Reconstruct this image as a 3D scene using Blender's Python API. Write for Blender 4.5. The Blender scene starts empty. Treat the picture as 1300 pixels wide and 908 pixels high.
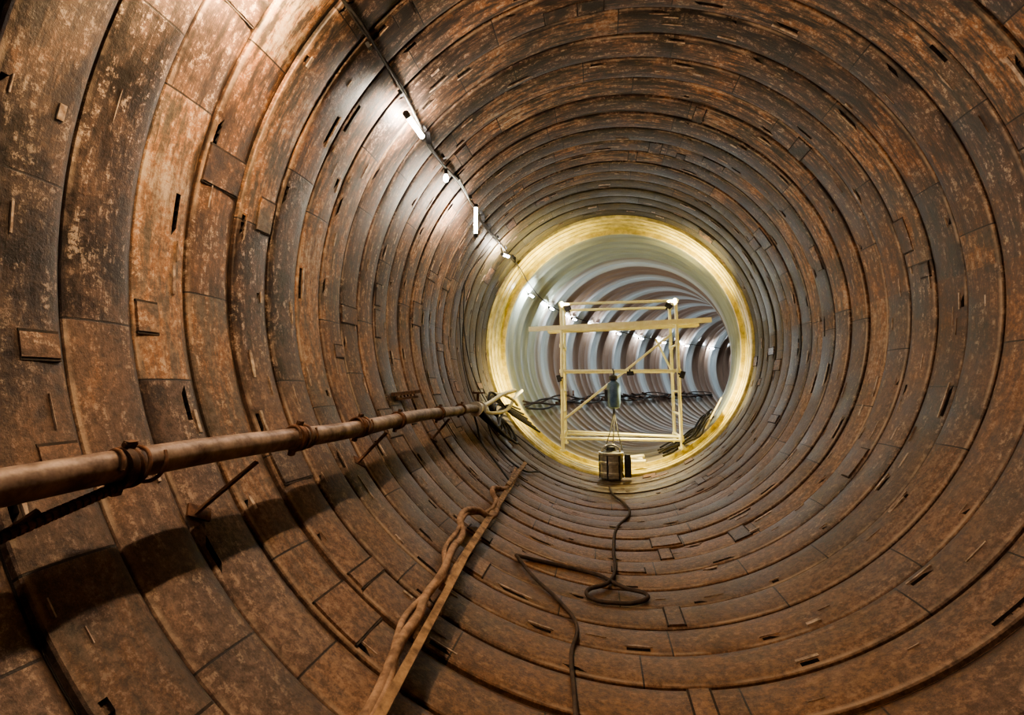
import bpy, math, random
from mathutils import Vector
random.seed(11)
R=2.0; S0=6.0; RHO=20.0
RW=0.27
rad=math.radians

# ---------------------------------------------------------------- tunnel path
def frame(s):
    if s<=S0: return Vector((0,s,0)),Vector((1,0,0)),Vector((0,1,0))
    t=(s-S0)/RHO
    return (Vector((RHO*(1-math.cos(t)),S0+RHO*math.sin(t),0)),
            Vector((math.cos(t),-math.sin(t),0)),Vector((math.sin(t),math.cos(t),0)))
def P(s,a,r):
    c,n,t=frame(s); a=rad(a)
    return c+n*(r*math.cos(a))+Vector((0,0,r*math.sin(a)))

# ---------------------------------------------------------------- materials
def new_mat(name):
    m=bpy.data.materials.new(name); m.use_nodes=True
    nt=m.node_tree; b=nt.nodes['Principled BSDF']
    return m,nt,b
def N(nt,t,**kw):
    n=nt.nodes.new(t)
    for k,v in kw.items(): setattr(n,k,v)
    return n
def ramp(nt,fac,stops):
    n=N(nt,'ShaderNodeValToRGB'); e=n.color_ramp.elements
    while len(e)<len(stops): e.new(.5)
    for el,(p,c) in zip(e,stops):
        el.position=p; el.color=(c[0],c[1],c[2],1) if hasattr(c,'__len__') else (c,c,c,1)
    nt.links.new(fac,n.inputs[0]); return n.outputs[0]
def mix(nt,fac,a,b,mode='MIX'):
    n=N(nt,'ShaderNodeMix',data_type='RGBA',blend_type=mode)
    for sock,v in ((n.inputs[0],fac),(n.inputs[6],a),(n.inputs[7],b)):
        if isinstance(v,(int,float)): sock.default_value=v
        elif isinstance(v,tuple): sock.default_value=(*v,1)
        else: nt.links.new(v,sock)
    return n.outputs[2]
def math_(nt,op,a,b=None,c=None):
    n=N(nt,'ShaderNodeMath',operation=op)
    for i,v in enumerate((a,b,c)):
        if v is None: continue
        if isinstance(v,(int,float)): n.inputs[i].default_value=v
        else: nt.links.new(v,n.inputs[i])
    return n.outputs[0]
def noise(nt,vec,scale,detail=5,rough=.6,vscale=None):
    if vscale:
        mp=N(nt,'ShaderNodeMapping'); mp.inputs['Scale'].default_value=vscale
        nt.links.new(vec,mp.inputs['Vector']); vec=mp.outputs[0]
    n=N(nt,'ShaderNodeTexNoise'); n.inputs['Scale'].default_value=scale
    n.inputs['Detail'].default_value=detail; n.inputs['Roughness'].default_value=rough
    nt.links.new(vec,n.inputs['Vector']); return n.outputs['Fac']

def rust_wall(name='rusted_steel_lining',plate=False):
    m,nt,b=new_mat(name); L=nt.links
    tc=N(nt,'ShaderNodeTexCoord'); uv=tc.outputs['UV']; ob=tc.outputs['Object']
    so=N(nt,'ShaderNodeSeparateXYZ'); L.new(ob,so.inputs[0])
    n1=noise(nt,ob,1.8,5,.72)
    n2=noise(nt,ob,30,5,.85)
    if not plate:
        sep=N(nt,'ShaderNodeSeparateXYZ'); L.new(uv,sep.inputs[0])
        rf=math_(nt,'DIVIDE',sep.outputs[1],RW)
        ring=math_(nt,'FLOOR',rf); frac=math_(nt,'FRACT',rf)
        wn=N(nt,'ShaderNodeTexWhiteNoise',noise_dimensions='1D'); L.new(ring,wn.inputs['W'])
        cb=N(nt,'ShaderNodeCombineXYZ'); L.new(math_(nt,'ADD',sep.outputs[0],math_(nt,'MULTIPLY',wn.outputs['Value'],6.1)),cb.inputs[0]); L.new(sep.outputs[1],cb.inputs[1])
        br=N(nt,'ShaderNodeTexBrick'); L.new(cb.outputs[0],br.inputs['Vector'])
        br.offset=0; br.inputs['Scale'].default_value=1
        br.inputs['Brick Width'].default_value=2*math.pi*R/10; br.inputs['Row Height'].default_value=RW
        br.inputs['Mortar Size'].default_value=.0045; br.inputs['Mortar Smooth'].default_value=.2
        br.inputs['Color1'].default_value=(0,0,0,1); br.inputs['Color2'].default_value=(1,1,1,1); br.inputs['Mortar'].default_value=(.5,.5,.5,1)
        st=noise(nt,uv,1,5,.75,(3.6,21,1))
        rnd=br.outputs['Color']; ringv=wn.outputs['Value']
    else:
        gi=N(nt,'ShaderNodeNewGeometry'); st=noise(nt,ob,6,4,.7); rnd=gi.outputs['Random Per Island']; ringv=rnd
    f=math_(nt,'ADD',math_(nt,'MULTIPLY',n1,.48),math_(nt,'ADD',math_(nt,'MULTIPLY',st,.22),math_(nt,'MULTIPLY',n2,.30)))
    f=math_(nt,'ADD',f,math_(nt,'MULTIPLY',math_(nt,'SUBTRACT',rnd,.5),.14))
    col=ramp(nt,f,[(.39,(.018,.012,.010)),(.46,(.062,.034,.023)),(.53,(.130,.068,.040)),(.585,(.30,.125,.045)),(.65,(.38,.27,.185))])
    # some plates carry a grey-green mill coating
    gp=math_(nt,'MULTIPLY',ramp(nt,rnd,[(.66,0),(.80,.62)]),ramp(nt,st,[(.42,1),(.56,.25)]))
    col=mix(nt,gp,col,mix(nt,ramp(nt,n2,[(.4,0),(.6,1)]),(.055,.050,.040),(.16,.145,.115)))
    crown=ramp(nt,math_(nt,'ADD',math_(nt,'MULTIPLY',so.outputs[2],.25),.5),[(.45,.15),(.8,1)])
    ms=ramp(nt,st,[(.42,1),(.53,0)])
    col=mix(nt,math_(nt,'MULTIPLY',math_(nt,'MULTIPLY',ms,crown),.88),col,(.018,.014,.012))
    sc=math_(nt,'MULTIPLY',ramp(nt,n2,[(.52,0),(.58,1)]),ramp(nt,st,[(.49,0),(.57,1)]))
    col=mix(nt,math_(nt,'MULTIPLY',sc,.65),col,(.44,.34,.255))
    dn=math_(nt,'ADD',math_(nt,'MULTIPLY',so.outputs[2],-.35),math_(nt,'MULTIPLY',math_(nt,'SUBTRACT',n1,.5),1.8))
    dust=ramp(nt,math_(nt,'ADD',dn,.26),[(.2,0),(.9,.78)])
    wet=ramp(nt,math_(nt,'MULTIPLY',so.outputs[2],-.5),[(.78,0),(.95,1)])
    spk=ramp(nt,n2,[(.40,0),(.60,1)])
    dcol=mix(nt,spk,(.072,.040,.026),(.225,.138,.096))
    dcol=mix(nt,wet,dcol,mix(nt,spk,(.085,.036,.012),(.23,.105,.038)))
    col=mix(nt,dust,col,dcol)
    col=mix(nt,1.0,col,ramp(nt,ringv,[(0,.70),(1,1.18)]),'MULTIPLY')
    if not plate:
        ew=math_(nt,'MULTIPLY',ramp(nt,frac,[(.03,0),(.05,1),(.07,1),(.11,0)]),ramp(nt,n1,[(.44,0),(.58,1)]))
        col=mix(nt,math_(nt,'MULTIPLY',ew,.55),col,(.42,.31,.22))
        eg=math_(nt,'MULTIPLY',ramp(nt,frac,[(.78,0),(.97,1)]),ramp(nt,st,[(.40,1),(.6,.2)]))
        col=mix(nt,math_(nt,'MULTIPLY',eg,.6),col,(.018,.012,.009))
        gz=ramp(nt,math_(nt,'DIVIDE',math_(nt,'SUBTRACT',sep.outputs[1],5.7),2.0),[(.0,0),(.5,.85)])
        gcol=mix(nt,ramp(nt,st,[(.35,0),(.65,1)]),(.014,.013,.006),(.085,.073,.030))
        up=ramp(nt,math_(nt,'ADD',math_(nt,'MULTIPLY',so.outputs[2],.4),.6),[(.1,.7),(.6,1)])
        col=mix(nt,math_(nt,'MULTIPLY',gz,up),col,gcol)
        col=mix(nt,math_(nt,'MULTIPLY',br.outputs['Fac'],.9),col,(.010,.007,.006))
    L.new(col,b.inputs['Base Color'])
    b.inputs['Metallic'].default_value=.25
    L.new(mix(nt,wet,ramp(nt,f,[(.40,.34),(.55,.60)]),(.40,.40,.40)),b.inputs['Roughness'])
    h=math_(nt,'ADD',math_(nt,'MULTIPLY',n2,.8),math_(nt,'MULTIPLY',st,.5))
    if not plate: h=math_(nt,'SUBTRACT',h,math_(nt,'MULTIPLY',br.outputs['Fac'],1.5))
    bp=N(nt,'ShaderNodeBump'); bp.inputs['Strength'].default_value=.6; bp.inputs['Distance'].default_value=.007
    L.new(h,bp.inputs['Height']); L.new(bp.outputs[0],b.inputs['Normal'])
    return m

def simple(name,c1,c2,scale=12,rough=.6,metal=0,bump=.3,dist=.003):
    m,nt,b=new_mat(name); tc=N(nt,'ShaderNodeTexCoord')
    n=noise(nt,tc.outputs['Object'],scale,4,.65)
    nt.links.new(ramp(nt,n,[(.36,c1),(.64,c2)]),b.inputs['Base Color'])
    b.inputs['Roughness'].default_value=rough; b.inputs['Metallic'].default_value=metal
    bp=N(nt,'ShaderNodeBump'); bp.inputs['Strength'].default_value=bump; bp.inputs['Distance'].default_value=dist
    nt.links.new(n,bp.inputs['Height']); nt.links.new(bp.outputs[0],b.inputs['Normal'])
    return m

def lining_mat():
    m,nt,b=new_mat('smooth_lining'); L=nt.links
    tc=N(nt,'ShaderNodeTexCoord'); uv=tc.outputs['UV']; ob=tc.outputs['Object']
    sep=N(nt,'ShaderNodeSeparateXYZ'); L.new(uv,sep.inputs[0])
    v=sep.outputs[1]
    so=N(nt,'ShaderNodeSeparateXYZ'); L.new(ob,so.inputs[0])
    n1=noise(nt,ob,3,4,.6); st=noise(nt,uv,1,4,.6,(1.2,10,1))
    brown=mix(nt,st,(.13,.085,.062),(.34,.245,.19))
    lit_blue=mix(nt,st,(.38,.46,.50),(.68,.76,.79))
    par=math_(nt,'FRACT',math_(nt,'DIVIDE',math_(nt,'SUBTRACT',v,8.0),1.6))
    k=ramp(nt,par,[(.0,0),(.42,0),(.54,1),(.68,1),(.82,0)])  # repeating blue-white bands put lamp-lit stripes into the lining colour
    col=mix(nt,k,brown,lit_blue)
    cream=mix(nt,st,(.16,.172,.135),(.43,.46,.37))
    c=ramp(nt,math_(nt,'DIVIDE',math_(nt,'SUBTRACT',v,7.5),5.0),[(.50,0),(.58,1)])
    col=mix(nt,c,cream,col)
    dust=ramp(nt,math_(nt,'ADD',math_(nt,'MULTIPLY',so.outputs[2],-.6),math_(nt,'MULTIPLY',n1,.5)),[(.95,0),(1.2,.7)])
    col=mix(nt,dust,col,(.22,.16,.10))
    L.new(col,b.inputs['Base Color']); b.inputs['Roughness'].default_value=.32
    bp=N(nt,'ShaderNodeBump'); bp.inputs['Strength'].default_value=.3; bp.inputs['Distance'].default_value=.005
    L.new(n1,bp.inputs['Height']); L.new(bp.outputs[0],b.inputs['Normal'])
    return m

def emis(name,c,s):
    m,nt,b=new_mat(name)
    b.inputs['Base Color'].default_value=(.9,.9,.9,1)
    b.inputs['Emission Color'].default_value=(*c,1); b.inputs['Emission Strength'].default_value=s
    return m

M_WALL=rust_wall()
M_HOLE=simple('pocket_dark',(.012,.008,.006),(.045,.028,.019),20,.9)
M_PALE=simple('scraped_steel_pad',(.16,.10,.07),(.50,.38,.29),22,.5,.25)
M_COVER=rust_wall('cover_plate_steel',True)
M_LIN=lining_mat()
M_CREAM=simple('cream_steel_warm_glow',(.42,.34,.07),(.80,.68,.22),7,.38)  # bright yellow base also carries the warm light on the collar
M_SCAF=simple('cream_painted_tube',(.80,.77,.50),(.9,.88,.66),14,.45)
M_BOARD=simple('scaffold_board_wood',(.76,.70,.42),(.88,.83,.58),8,.7)
M_PIPE=simple('dusty_rusted_pipe',(.09,.052,.038),(.31,.22,.175),11,.5,.3,.6,.005)
M_RUST=simple('dark_rust_iron',(.05,.024,.014),(.18,.085,.045),25,.7,.4)
M_CABLE=simple('black_rubber_cable',(.012,.010,.009),(.04,.034,.028),30,.6)
M_DCABLE=simple('muddy_cable',(.030,.018,.012),(.075,.046,.030),18,.8)
M_HOSE=simple('muddy_canvas_hose',(.14,.078,.046),(.36,.225,.145),16,.8,0,.8,.006)
M_WOOD=simple('muddy_timber',(.12,.065,.032),(.38,.23,.12),14,.75)
M_METAL=simple('galvanised_metal',(.38,.37,.32),(.70,.67,.58),12,.35,.6)
M_DARK=simple('dark_plastic',(.015,.017,.02),(.05,.05,.055),15,.5)
M_BLUE=simple('blue_grey_enamel',(.04,.09,.19),(.11,.19,.34),9,.4)
M_WHITE=simple('white_plastic',(.66,.62,.42),(.86,.82,.62),10,.5)
M_TUBE=emis('tube_light_warm_white',(1,.88,.72),600)
M_TUBEB=emis('tube_light_warm_dim',(1,.86,.70),380)
M_TUBEW=emis('tube_light_amber',(1,.72,.42),1900)
M_TUBEF=emis('tube_light_cool_white',(.84,.93,1),500)
M_BACK=simple('bulkhead_concrete',(.2,.12,.08),(.35,.22,.14),5,.9)

# ---------------------------------------------------------------- mesh helpers
COL=bpy.context.scene.collection
def link(o,parent=None):
    COL.objects.link(o)
    if parent is not None: o.parent=parent
    return o
def empty(name):
    o=bpy.data.objects.new(name,None); o.empty_display_size=.1; return link(o)
class MB:
    def __init__(s): s.v=[];s.f=[];s.m=[];s.uv=[];s.d={}
    def vert(s,key,co):
        i=s.d.get(key)
        if i is None:
            i=len(s.v); s.v.append(tuple(co)); s.d[key]=i
        return i
    def add(s,co): s.v.append(tuple(co)); return len(s.v)-1
    def face(s,idx,mat=0,uv=None): s.f.append(idx); s.m.append(mat); s.uv.append(uv)
    def obj(s,name,mats,parent=None,smooth=True,angle=30):
        me=bpy.data.meshes.new(name); me.from_pydata(s.v,[],s.f)
        for m in mats: me.materials.append(m)
        me.polygons.foreach_set('material_index',s.m)
        if any(u is not None for u in s.uv):
            ul=me.uv_layers.new(name='UVMap'); flat=[]
            for f,u in zip(s.f,s.uv):
                if u is None: u=[(0,0)]*len(f)
                for q in u: flat+= [q[0],q[1]]
            ul.data.foreach_set('uv',flat)
        me.update()
        if smooth:
            me.polygons.foreach_set('use_smooth',[True]*len(me.polygons))
            me.set_sharp_from_angle(angle=rad(angle))
        return link(bpy.data.objects.new(name,me),parent)
def box_pts(mb,pts,mat=0):
    i=[mb.add(p) for p in pts]
    for q in ((0,1,2,3),(7,6,5,4),(0,4,5,1),(1,5,6,2),(2,6,7,3),(3,7,4,0)):
        mb.face([i[k] for k in q],mat)
def bar(mb,a,b,w,h,up=(0,0,1),mat=0):
    a=Vector(a);b=Vector(b);d=(b-a).normalized();up=Vector(up)
    x=d.cross(up)
    if x.length<1e-3: x=d.cross(Vector((1,0,0)))
    x.normalize(); y=x.cross(d)
    o=[x*w/2+y*h/2,-x*w/2+y*h/2,-x*w/2-y*h/2,x*w/2-y*h/2]
    box_pts(mb,[a+q for q in o]+[b+q for q in o],mat)
def cyl(mb,a,b,r,seg=14,mat=0,r2=None):
    a=Vector(a);b=Vector(b);d=(b-a).normalized()
    x=d.orthogonal().normalized(); y=d.cross(x); r2=r if r2 is None else r2
    A=[mb.add(a+(x*math.cos(t)+y*math.sin(t))*r) for t in [2*math.pi*k/seg for k in range(seg)]]
    B=[mb.add(b+(x*math.cos(t)+y*math.sin(t))*r2) for t in [2*math.pi*k/seg for k in range(seg)]]
    for k in range(seg):
        n=(k+1)%seg; mb.face([A[k],A[n],B[n],B[k]],mat)
    mb.face(A[::-1],mat); mb.face(B,mat)
def lathe(mb,base,axis,prof,seg=28,mat=0):
    base=Vector(base);d=Vector(axis).normalized();x=d.orthogonal().normalized();y=d.cross(x)
    rings=[]
    for (h,r) in prof:
        rings.append([mb.add(base+d*h+(x*math.cos(2*math.pi*k/seg)+y*math.sin(2*math.pi*k/seg))*r) for k in range(seg)])
    for A,B in zip(rings,rings[1:]):
        for k in range(seg):
            n=(k+1)%seg; mb.face([A[k],A[n],B[n],B[k]],mat)
    mb.face(rings[0][::-1],mat); mb.face(rings[-1],mat)
def curve(name,pts,r,mat,parent=None,smooth=True,res=3,radii=None):
    cu=bpy.data.curves.new(name,'CURVE'); cu.dimensions='3D'; cu.bevel_depth=r; cu.bevel_resolution=res; cu.use_fill_caps=True
    if smooth:
        sp=cu.splines.new('BEZIER'); sp.bezier_points.add(len(pts)-1)
        for bp,p in zip(sp.bezier_points,pts):
            bp.co=p; bp.handle_left_type=bp.handle_right_type='AUTO'
    else:
        sp=cu.splines.new('POLY'); sp.points.add(len(pts)-1)
        for q,p in zip(sp.points,pts): q.co=(*p,1)
    cu.resolution_u=8
    if radii:
        for q,k in zip(sp.bezier_points if smooth else sp.points,radii): q.radius=k
    cu.materials.append(mat)
    return link(bpy.data.objects.new(name,cu),parent)

# ---------------------------------------------------------------- near wall (rusted ring segments)
SEG=320; DA=360/SEG
prof=[(0,.020),(.006,.020),(.007,.004),(.012,-.002),(.028,-.006),(.050,-.008),(.075,-.010),(.125,-.011),(.180,-.010),(.205,-.008),(.240,-.005),(.260,.001),(.27,.007)]
PK=[4,4,8]
KA,KB=-19,28
mb=MB()
pale=MB(); cover=MB()
def patch(m,s0,s1,a0,a1,rtop,h,mat=0,taper=0.0):
    n=max(1,int(abs(a1-a0)/2.0)+0)
    loops=[]
    for k in range(n+1):
        t=k/n; a=a0+(a1-a0)*t
        e=taper*(s1-s0)*abs(2*t-1)**2
        loops.append([m.add(P(s0,a,rtop+.02)),m.add(P(s0+.002,a,rtop-h)),m.add(P(s1-e-.002,a,rtop-h)),m.add(P(s1-e,a,rtop+.02))])
    for A,B in zip(loops,loops[1:]):
        for k in range(3): m.face([A[k],A[k+1],B[k+1],B[k]],mat)
    m.face(loops[0][::-1],mat); m.face(loops[-1],mat)
prev=None
for i in range(KA,KB):
    off=random.uniform(-.012,.010)
    s_=i*RW
    holes={}
    np_=20; ph=random.uniform(0,SEG/np_)
    for q in range(np_):
        if random.random()<.62:
            j=int(ph+q*SEG/np_+random.uniform(-4,4))%SEG
            col=random.choice(PK)
            n=random.choice([1,2,3,3,4,5])
            dp_=random.choice([.012,.03,.04])
            for c in range(n): holes[(col,(j+c)%SEG)]=('f' if c<n-1 else ('d1' if random.random()<.75 else 'f'),dp_)
            if random.random()<.5 and n>1: holes[(col,j%SEG)]=('d0',dp_)
            if random.random()<.7:
                a=(j-.3)*DA; s0=s_+(prof[col+1][0]+.004)
                patch(pale,s0,s0+random.uniform(.008,.022),a,a+(n+.6)*DA,R+off-.009,random.uniform(.002,.006),0,random.choice([0,.4,.7]))
    def vv(p,j):
        return mb.vert((i,p,j%SEG),P(s_+prof[p][0],(j%SEG)*DA,R+off+prof[p][1]))
    def uvp(p,j): return (rad(j*DA)*R,s_+prof[p][0] if p else s_+.0005)
    for p in range(len(prof)-1):
        for j in range(SEG):
            q=[vv(p,j),vv(p,j+1),vv(p+1,j+1),vv(p+1,j)]
            u=[uvp(p,j),uvp(p,j+1),uvp(p+1,j+1),uvp(p+1,j)]
            hh=holes.get((p,j))
            if hh is None: mb.face(q,0,u); continue
            h,dep=hh
            if h=='f': poly=q; pu=u
            elif h=='d1':
                poly=[q[0],q[1],q[3]]; pu=[u[0],u[1],u[3]]; mb.face([q[1],q[2],q[3]],0,[u[1],u[2],u[3]])
            else:
                poly=[q[1],q[2],q[3]]; pu=[u[1],u[2],u[3]]; mb.face([q[0],q[1],q[3]],0,[u[0],u[1],u[3]])
            low=[]
            for vi in poly:
                co=Vector(mb.v[vi]); c,nn,t=frame(s_); rel=co-c
                radial=rel-t*rel.dot(t); co=co+radial.normalized()*dep
                low.append(mb.add(co))
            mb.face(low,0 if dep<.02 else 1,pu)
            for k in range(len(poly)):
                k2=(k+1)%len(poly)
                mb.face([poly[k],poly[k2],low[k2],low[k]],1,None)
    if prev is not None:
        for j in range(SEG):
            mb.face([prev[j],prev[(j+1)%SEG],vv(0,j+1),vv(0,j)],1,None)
    prev=[vv(len(prof)-1,j) for j in range(SEG)]
    for q in range(24):
        if random.random()<.6:
            a=random.uniform(0,360); w=random.choice([.008,.012,.016,.026]); s0=s_+random.choice([.03,.08,.11,.15,.195,.215])
            l=random.uniform(1.2,4.5)
            patch(pale,s0,s0+w,a,a+l,R+off-.010,random.uniform(.002,.005),0,random.choice([0,.3,.6]))
    for q in range(6):
        if random.random()<.6:
            a=random.uniform(0,360)
            s0,s1=random.choice([(.02,.118),(.132,.248),(.02,.248),(.02,.248)])
            l=random.choice([2.4,3.5,5.0,6.5])
            patch(cover,s_+s0,s_+s1,a,a+l,R+off-.010,.006,0)
            for e in (a-.30,a+l+.02): patch(cover,s_+s0-.002,s_+s1+.002,e,e+.28,R+off-.010,.003,1)
wall=mb.obj('wall_near',[M_WALL,M_HOLE],None,True,25)
pale.obj('welded_pads',[M_PALE],wall,False)
cover.obj('cover_plates',[M_COVER,M_HOLE],wall,False)

# ---------------------------------------------------------------- collar and far lining
def revolve(name,profile,mats,parent=None,seg=160,angle=30,matf=None):
    m=MB()
    for p,((sa,ra),(sb,rb)) in enumerate(zip(profile,profile[1:])):
        for j in range(seg):
            a0=j*360/seg;a1=(j+1)*360/seg
            q=[m.vert((p,j),P(sa,a0,ra)),m.vert((p,(j+1)%seg),P(sa,a1,ra)),m.vert((p+1,(j+1)%seg),P(sb,a1,rb)),m.vert((p+1,j),P(sb,a0,rb))]
            m.face(q,matf(p) if matf else 0,[(rad(a0)*R,sa),(rad(a1)*R,sa),(rad(a1)*R,sb),(rad(a0)*R,sb)])
    return m.obj(name,mats,parent,True,angle)
E=KB*RW
e=E
cp_=[(e-.01,2.06),(e-.01,1.975),(e+.0,1.955),(e+.03,1.955),(e+.035,2.0)]
x=e+.035
for k in range(4):
    cp_+=[(x+.02,1.995),(x+.15,1.985),(x+.155,2.01),(x+.165,2.01),(x+.17,1.98)]
    x+=.18
cp_+=[(x,1.93),(x+.03,1.925),(x+.05,1.93),(x+.055,1.99)]
CE=x+.055
col=revolve('tunnel_collar_ring',cp_,[M_CREAM],None,200)
s=CE
prf=[(s-.01,1.985)]
W=.40
while s<36:
    prf+=[(s+.005,1.940),(s+.03,1.930),(s+.06,1.940),(s+.075,1.965),(s+.2,1.985),(s+W-.04,1.975),(s+W-.01,1.955)]
    s+=W
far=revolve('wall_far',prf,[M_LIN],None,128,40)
bb=MB()
ring=[bb.add(P(KA*RW,k*5,2.05)) for k in range(72)]; bb.face(ring[::-1],0)
bb.obj('wall_back',[M_BACK],None,False)

# ---------------------------------------------------------------- lamps
def tube_lamp(p0,p1,mat,hang_to=None,r=.017,seg=10):
    root=empty('tube_lamp')
    m=MB(); p0=Vector(p0);p1=Vector(p1); d=(p1-p0).normalized()
    cyl(m,p0+d*.025,p1-d*.025,r,seg); m.obj('light_tube',[mat],root,True,60)
    m=MB(); cyl(m,p0-d*.01,p0+d*.03,r*1.35,12); cyl(m,p1-d*.03,p1+d*.01,r*1.35,12)
    m.obj('end_caps',[M_DARK],root,True,60)
    if hang_to is not None:
        curve('hanger_wire',[p0,(p0+Vector(hang_to))/2+Vector((0,0,-.01)),Vector(hang_to)],.006,M_CABLE,root)
    return root
for s,mode in ((-3.4,4),(-1.6,4),(-.1,4),(1.50,3),(3.0,0),(4.83,1),(6.42,2)):
    if mode==3: tube_lamp(P(s,141,1.82),P(s+.34,141,1.82),M_TUBEW,P(s+.1,138.5,1.93))
    elif mode in(0,4): tube_lamp(P(s,139.6,1.87),P(s+.34,139.6,1.87),M_TUBE if mode==0 else M_TUBEB,P(s+.1,138.5,1.93))
    elif mode==1:
        a=P(s,138.3,1.86); tube_lamp(a,a-Vector((0,0,.34)),M_TUBE,P(s,137.9,1.93))
    else:
        a=P(s,141.3,1.83); b=P(s+.30,139.6,1.84); tube_lamp(a,b,M_TUBE,P(s,138.8,1.92))
for k,s in enumerate([8.5,9.9,11.5,13.1,14.7,16.3,17.9,19.5,21.2,23,25]):
    a=147+k*.7
    tube_lamp(P(s,a,1.84),P(s+.3,a,1.84),M_TUBEF,P(s,a-1,1.92),.017,6)
bl=empty('festoon_bulb'); m=MB(); c=P(3.9,140.6,1.84)
lathe(m,c,(0,0,-1),[(0,.012),(.02,.02),(.04,.024),(.06,.016),(.068,.004)],10); m.obj('glass',[emis('bulb_glow',(1,.93,.8),60)],bl)
m=MB(); cyl(m,c+Vector((0,0,.05)),c,.016,12); m.obj('holder',[M_DARK],bl)

base=[(-4.9,136)]+[(-4.9+.55*k,136.3+ (1.1 if k%2 else -.2)) for k in range(1,12)]+[(1.85,135.6),(2.08,136.8),(2.23,136.4),(2.54,136.6),(2.94,137),(3.41,138.3),(3.79,138.9),(4.43,138.1),(5.15,139),(6.23,138.5),(7.0,138.7)]
sl=empty('light_string_cable')
curve('main_cable',[P(a,b,1.94) for a,b in base]+[P(7.6,139,1.92),P(8.3,142,1.88),P(9.9,146,1.89),P(13,147,1.9),P(17,149,1.9),P(22,152,1.9)],.010,M_CABLE,sl)
curve('second_cable',[P(a,b+.5*math.sin(k*1.9),1.945) for k,(a,b) in enumerate(base)],.007,M_CABLE,sl)
m=MB()
for k in range(26):
    s=-4.6+.47*k
    bar(m,P(s,137.2,1.970),P(s,137.6,1.93),.022,.022)
    if k%4==1: bar(m,P(s+.05,137.5,1.94),P(s+.13,138.6,1.92),.04,.03)
m.obj('clips',[M_DARK],sl,False)

# ---------------------------------------------------------------- scaffold tower
xl,xr=-.74,1.10
sc=empty('scaffold_tower'); m=MB()
YF,YR=8.1,8.8
zt=.70
def foot(x,y):
    c,n,t=frame(y); xx=(x-c.x)
    return -math.sqrt(max(.1,1.925**2-xx*xx))+.02
tr=.026
posts=[(xl,YF),(xl,YR),(xr,YF),(xr,YR)]
for x,y in posts:
    zb=foot(x,y)
    cyl(m,(x,y,zb+.03),(x,y,zt+.04),tr); cyl(m,(x,y,zb),(x,y,zb+.03),.05,16)
for y in (YF,YR):
    for z in (zt,-.42,-1.50):
        cyl(m,(xl-.04,y,z),(xr+.04,y,z),.022)
for x in (xl,xr):
    for z in (.70,.35,.0,-.42,-.75,-1.1,-1.45):
        cyl(m,(x,YF,z),(x,YR,z),.018)
cyl(m,(xl,YF+.03,-1.22),(xr-.1,YF+.03,.15),.020)
cyl(m,(xr-.25,YR,.15),(xr,YR,-.42),.018)
cyl(m,(xl+.05,YR,-1.45),(xr,YF,-1.45),.018)
for x,y in posts:
    for z in (zt,-.42,-1.47,.0):
        lathe(m,(x,y,z-.03),(0,0,1),[(0,.03),(0,.038),(.06,.038),(.06,.03)],14)
m.obj('tube_frame',[M_SCAF],sc,True,40)
m=MB()
bar(m,(-1.28,YF-.05,.28),(1.62,YF-.05,.37),.045,.075)
bar(m,(-1.0,YR-.3,.28),(1.5,YR-.3,.34),.22,.04)
m.obj('deck_boards',[M_BOARD],sc,False)

# added floodlights on the scaffold tubes, invented to make the collar bore glow
def added_flood(k,loc,aim,power,colr=(1,.80,.34)):
    loc=Vector(loc); d=Vector(aim).normalized()
    m=MB(); bar(m,loc-d*.05,loc-d*.005,.11,.08,(0,1,0))
    for q in range(5):
        y=Vector((0,1,0))*(-.035+.0175*q); bar(m,loc-d*.07+y,loc-d*.05+y,.10,.005,(0,1,0))
    bar(m,loc-d*.03+Vector((0,.045,0)),loc-d*.10+Vector((0,.045,0)),.025,.01,(0,1,0))
    m.obj('added_floodlight_%d'%k,[M_DARK],sc,False)
    li=bpy.data.lights.new('added_flood_emitter','AREA'); li.shape='RECTANGLE'; li.size=.10; li.size_y=.07; li.energy=power; li.color=colr
    li.spread=rad(112)
    o=bpy.data.objects.new('added_flood_emitter_%d'%k,li); link(o,sc); o.location=loc+d*.004
    o.rotation_euler=d.to_track_quat('-Z','Y').to_euler()
added_flood(1,(xl+.10,8.03,.64),(-.45,.0,.9),32)
added_flood(2,(xr-.10,8.03,.64),(.55,.0,.8),32)
added_flood(3,(xl-.08,8.03,-.55),(-1,.0,-.25),26)
added_flood(4,(xr+.08,8.03,-.50),(1,.0,-.35),26)
added_flood(5,(.35,8.03,-.50),(0.05,.0,-1),32)

# ---------------------------------------------------------------- slurry pipe on the left wall
pp=empty('wall_pipe')
A0=210.2; PR=1.79
path=[P(-4.8+.4*k,A0+.3*math.sin(k*1.1),PR) for k in range(0,26)]+[P(5.5,210.8,1.80)]
curve('pipe_body',path,.047,M_PIPE,pp,True,8)
m=MB()
for s in (-1.2,0.1,1.27,2.12,2.72,3.3,4.2,4.9):
    c=P(s,A0,PR); t=Vector((0,1,0))
    lathe(m,c-t*.02,t,[(0,.048),(0,.060),(.012,.064),(.024,.060),(.024,.048)],28)
    tt=Vector((.1,1,.12)).normalized()
    lathe(m,c+t*.012,tt,[(0,.048),(0,.058),(.008,.062),(.016,.058),(.016,.048)],28)
    up=Vector((.25,0,.97)).normalized()
    bar(m,c+up*.058,c+up*.080,.03,.02,(1,0,0)); bar(m,c-up*.058,c-up*.083,.03,.02,(1,0,0))
    cyl(m,c+up*.070-t*.02,c+up*.070+t*.02,.008,8)
m.obj('couplings',[M_RUST],pp,True,40)
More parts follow.
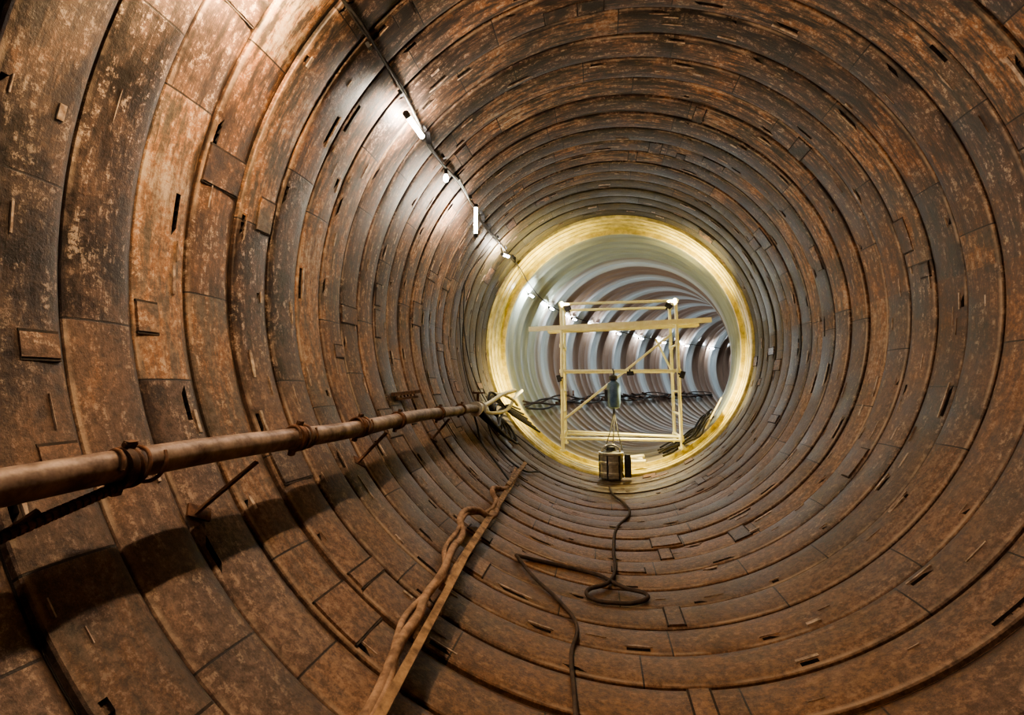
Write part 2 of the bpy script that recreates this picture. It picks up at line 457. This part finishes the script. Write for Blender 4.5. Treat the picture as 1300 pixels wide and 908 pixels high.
for k,s in enumerate((1.27,2.12,2.72)):
    c=P(s-.05,A0,PR)
    curve('tie_rope_%d'%k,[c+Vector((.055*math.cos(t)+.012*math.sin(t*.3),.012*t,.055*math.sin(t))) for t in [j*.7 for j in range(20)]],.006,M_RUST,pp)
m=MB()
for s in (-.9,.85,1.65,2.9,4.3):
    a=P(s,A0+4.5,1.985); b=P(s+.20,A0+2.0,PR+.03)
    bar(m,a,b,.024,.010)
    bar(m,P(s-.02,A0+3.8,1.985),P(s+.06,A0+5.2,1.985),.05,.010,(1,0,.6))
m.obj('wall_brackets',[M_RUST],pp,False)
m=MB()
a=P(.80,A0+4,1.88); b=P(1.25,A0+1.6,1.80); n=26
for k in range(n):
    p=a.lerp(b,k/n); q=a.lerp(b,(k+.6)/n); cyl(m,p,q,.016,10); cyl(m,q,a.lerp(b,(k+1)/n),.012,10)
m.obj('ribbed_tie',[M_RUST],pp,True)
wb=empty('wall_bracket'); m=MB()
bar(m,P(3.85,201.8,1.97),P(4.35,201.6,1.93),.03,.03); bar(m,P(3.9,203.0,1.97),P(4.3,203.0,1.94),.02,.02)
for k in range(6): bar(m,P(3.9+.08*k,201.8,1.96),P(3.9+.08*k,203,1.96),.012,.012)
m.obj('bracket_frame',[M_RUST],wb,False)

vc=empty('hose_manifold')
c=P(5.5,210.8,1.80)
m=MB(); lathe(m,c,(0,1,0),[(0,.05),(0,.085),(.04,.085),(.04,.06),(.22,.06),(.22,.08),(.26,.08),(.26,.03)],24); m.obj('valve_body',[M_METAL],vc)
m=MB(); cyl(m,c+Vector((0,.13,.05)),c+Vector((0,.13,.17)),.015); lathe(m,c+Vector((0,.13,.17)),(0,0,1),[(0,.07),(.02,.07)],20); m.obj('valve_wheel',[M_RUST],vc)
curve('cream_hose_1',[c+Vector((0,.25,0)),P(6.1,210,1.74),P(6.6,208,1.66),P(7.1,207.5,1.58)],.028,M_WHITE,vc)
curve('cream_hose_2',[c+Vector((0,.25,-.03)),P(6.2,214,1.8),P(6.9,214,1.74),P(7.3,210,1.68),P(7.7,207,1.62)],.024,M_WHITE,vc)
curve('cream_hose_3',[P(6.5,205,1.84),P(6.8,207,1.72),P(7.0,211,1.66),P(7.3,214,1.7)],.020,M_WHITE,vc)
for k in range(6):
    curve('black_hose_%d'%k,[P(5.6,211,1.78),P(5.8+.1*k,213+k*2.5,1.86),P(5.95+.2*k,219+k,1.82+.02*k),P(6.4,217-2*k,1.80),P(7.0,212+k,1.78),P(7.7,215+3*k,1.80)],.016,M_CABLE,vc)

hc=empty('hanging_cables')
curve('cable_1',[P(5.75,211,1.9),P(5.8,214,1.94),P(5.55,221,1.96),P(5.36,231,1.965),P(5.1,238,1.965)],.012,M_CABLE,hc)
curve('cable_2',[P(6.3,212,1.9),P(6.2,217,1.94),P(5.95,227,1.965),P(5.9,236,1.965),P(6.3,242,1.965)],.011,M_CABLE,hc)
curve('cable_3',[P(6.0,160,1.95),P(6.4,180,1.94),P(6.6,200,1.93),P(7.0,220,1.94),P(7.2,240,1.95)],.007,M_CABLE,hc)
curve('cable_4',[P(6.2,142,1.95),P(6.0,160,1.94),P(6.2,180,1.94),P(6.1,200,1.92),P(5.8,211,1.86)],.006,M_CABLE,hc)

# ---------------------------------------------------------------- timber and hose on the floor
tb=empty('timber_plank'); m=MB()
pl=[(1.15,243,1.93),(1.78,242.4,1.925),(2.77,240.6,1.92),(3.94,238.9,1.93),(4.9,237.9,1.92),(6.1,236.9,1.94)]
q=[P(*x) for x in pl]
bar(m,q[0]+Vector((0.04,0,-.01)),q[2]+Vector((0.02,0,.03)),.035,.085,(.5,0,1))
bar(m,q[2]-Vector((0,.25,0)),q[4],.045,.04,(.5,0,1))
bar(m,q[4]-Vector((0,.2,-.03)),q[5]+Vector((0,0,.02)),.04,.03,(.5,0,1))
m.obj('planks',[M_WOOD],tb,False)
hs=empty('canvas_hose')
hp=[(1.0,242.8),(1.64,242.3),(1.94,240.8),(2.14,240.6),(2.35,239.6),(2.54,239.5),(2.88,238.1),(3.22,237.3),(3.33,235.1),(3.64,236.3),(3.77,239.5),(4.09,238.7),(4.26,235.6),(4.66,238.0),(5.42,237.4)]
curve('hose_1',[P(a,b-.3,1.90+.015*math.sin(k*2)) for k,(a,b) in enumerate(hp)],.022,M_HOSE,hs)
curve('hose_2',[P(a+.03,b+1.0*math.sin(k*1.7)-.8,1.91+.02*math.cos(k*2)) for k,(a,b) in enumerate(hp)],.016,M_HOSE,hs)

fc=empty('floor_cable')
A=[(3.52,247.9),(3.63,253.4),(3.68,260.8),(3.64,264.8),(3.55,267.1),(3.45,269.9),(3.36,273.6),(3.29,272.4),(3.24,267.5),(3.25,263.4),(3.31,262.6),(3.49,266.3),(3.71,268.0),(4.18,268.2),(4.85,269.6),(5.45,274.1),(5.80,273.1),(6.2,270),(6.7,268.5)]
curve('cable_loop',[P(a,b,1.972+.006*math.sin(k)) for k,(a,b) in enumerate(A)],.013,M_DCABLE,fc)
B=[(3.52,247.9),(3.3,252.6),(3.08,258.2),(2.86,261.3),(2.55,261),(2.2,262),(1.6,263),(1.0,262)]
curve('cable_tail',[P(a,b,1.970) for a,b in B],.011,M_DCABLE,fc)

hb=empty('hanging_hoist'); m=MB()
hx,hy=.08,YF-.14
lathe(m,(hx,hy,-1.02),(0,0,1),[(0,.05),(.03,.09),(.10,.105),(.34,.105),(.40,.09),(.44,.04)],24); m.obj('hoist_body',[M_BLUE],hb)
m=MB(); lathe(m,(hx,hy,-.58),(0,0,1),[(0,.04),(.02,.065),(.07,.065),(.09,.03)],20); bar(m,(hx-.11,hy-.02,-.72),(hx-.11,hy-.02,-.90),.05,.06,(1,0,0)); m.obj('hoist_cap',[M_DARK],hb)
curve('hoist_strap',[Vector((hx,hy,-.50)),Vector((hx+.01,hy+.02,-.45)),Vector((hx,YF-.03,-.395))],.012,M_CABLE,hb)
for k,(dx,dy) in enumerate([(-.16,-.62),(-.05,-.68),(.08,-.62)]):
    curve('hoist_cable_%d'%k,[Vector((hx,hy,-1.02)),Vector((hx+dx*.3,hy+dy*.4,-1.25)),Vector((hx+dx,hy+dy,-1.56))],.009,M_CABLE,hb)

dp=empty('drum_pump'); m=MB()
bx,by=.0,7.3; bz=-1.985
lathe(m,(bx,by,bz+.02),(0,0,1),[(0,.14),(.02,.16),(.05,.16),(.06,.17),(.09,.17),(.10,.16),(.2,.16),(.21,.17),(.24,.17),(.25,.16),(.32,.16),(.34,.175),(.365,.175),(.37,.15),(.35,.14)],32); m.obj('drum',[M_METAL],dp)
m=MB()
for k in range(6):
    t=k*math.pi/3+.2; x=bx+.168*math.cos(t); y=by+.168*math.sin(t); bar(m,(x,y,bz+.03),(x,y,bz+.35),.022,.012,(math.cos(t),math.sin(t),0))
lathe(m,(bx,by,bz+.36),(0,0,1),[(0,.14),(.03,.13),(.05,.07),(.10,.06),(.11,.03)],20)
m.obj('drum_straps',[M_DARK],dp,False)
curve('drum_handle',[Vector((bx-.14,by,bz+.36)),Vector((bx-.09,by,bz+.46)),Vector((bx+.09,by,bz+.46)),Vector((bx+.14,by,bz+.36))],.012,M_METAL,dp)
m=MB(); bar(m,(bx+.23,by-.02,bz+.05),(bx+.23,by-.02,bz+.30),.09,.1,(0,1,0)); lathe(m,(bx+.23,by-.02,bz+.30),(0,0,1),[(0,.05),(.06,.04)],14); m.obj('motor_box',[M_DARK],dp)

pc=empty('offcut_pipes'); m=MB()
for a,b in (((.12,8.0,-1.86),(.5,8.2,-1.82)),((.15,8.15,-1.87),(.55,8.05,-1.83)),((.2,8.3,-1.83),(.55,8.45,-1.8))):
    cyl(m,a,b,.035,14)
m.obj('pipes',[M_WHITE],pc)

rc=empty('cable_pile')
for k in range(9):
    s0=8.1+.12*k
    pts=[]
    for t in range(7):
        pts.append(P(s0+.18*math.sin(t*1.3+k)+.05*t,292+t*5.2+2*math.sin(k*2.1+t),1.87-.02*(k%3)+.02*math.sin(t*2+k)))
    curve('cable_%d'%k,pts,.016,M_CABLE,rc)
m=MB(); bar(m,P(8.1,318,1.84),P(8.6,330,1.84),.22,.02,(-1,0,.3)); m.obj('board_scrap',[M_WHITE],rc,False)

sv=empty('service_cables')
for k in range(4):
    pts=[P(8.5+.55*t,209.5+k*1.6+1.8*math.sin(t*1.1+k*2.),1.89+.02*math.sin(t+k)) for t in range(24)]
    curve('cable_%d'%k,pts,.018,M_CABLE if k%2 else M_DCABLE,sv)
m=MB()
for t in range(30):
    s=10.3+t*.34; a=random.uniform(208,215); p=P(s,a,random.uniform(1.82,1.88)); q=P(s+random.uniform(.1,.3),a+random.uniform(-4,3),random.uniform(1.83,1.90))
    bar(m,p,q,random.uniform(.03,.05),random.uniform(.03,.05))
m.obj('cable_hangers',[M_RUST],sv,False)

# ---------------------------------------------------------------- camera
cam=bpy.data.cameras.new('camera'); co=bpy.data.objects.new('camera',cam); COL.objects.link(co)
co.location=(-.15,0,-.66); co.rotation_euler=(rad(90+7.35),0,rad(9.98))
cam.sensor_width=36; cam.lens=620/1300*36; cam.shift_y=-44/1300; cam.clip_start=.02
bpy.context.scene.camera=co
w=bpy.data.worlds.new('world'); w.use_nodes=True; w.node_tree.nodes['Background'].inputs[0].default_value=(.02,.02,.02,1)
bpy.context.scene.world=w
try: bpy.context.scene.view_settings.look='AgX - Medium High Contrast'
except Exception as ex: print(ex)
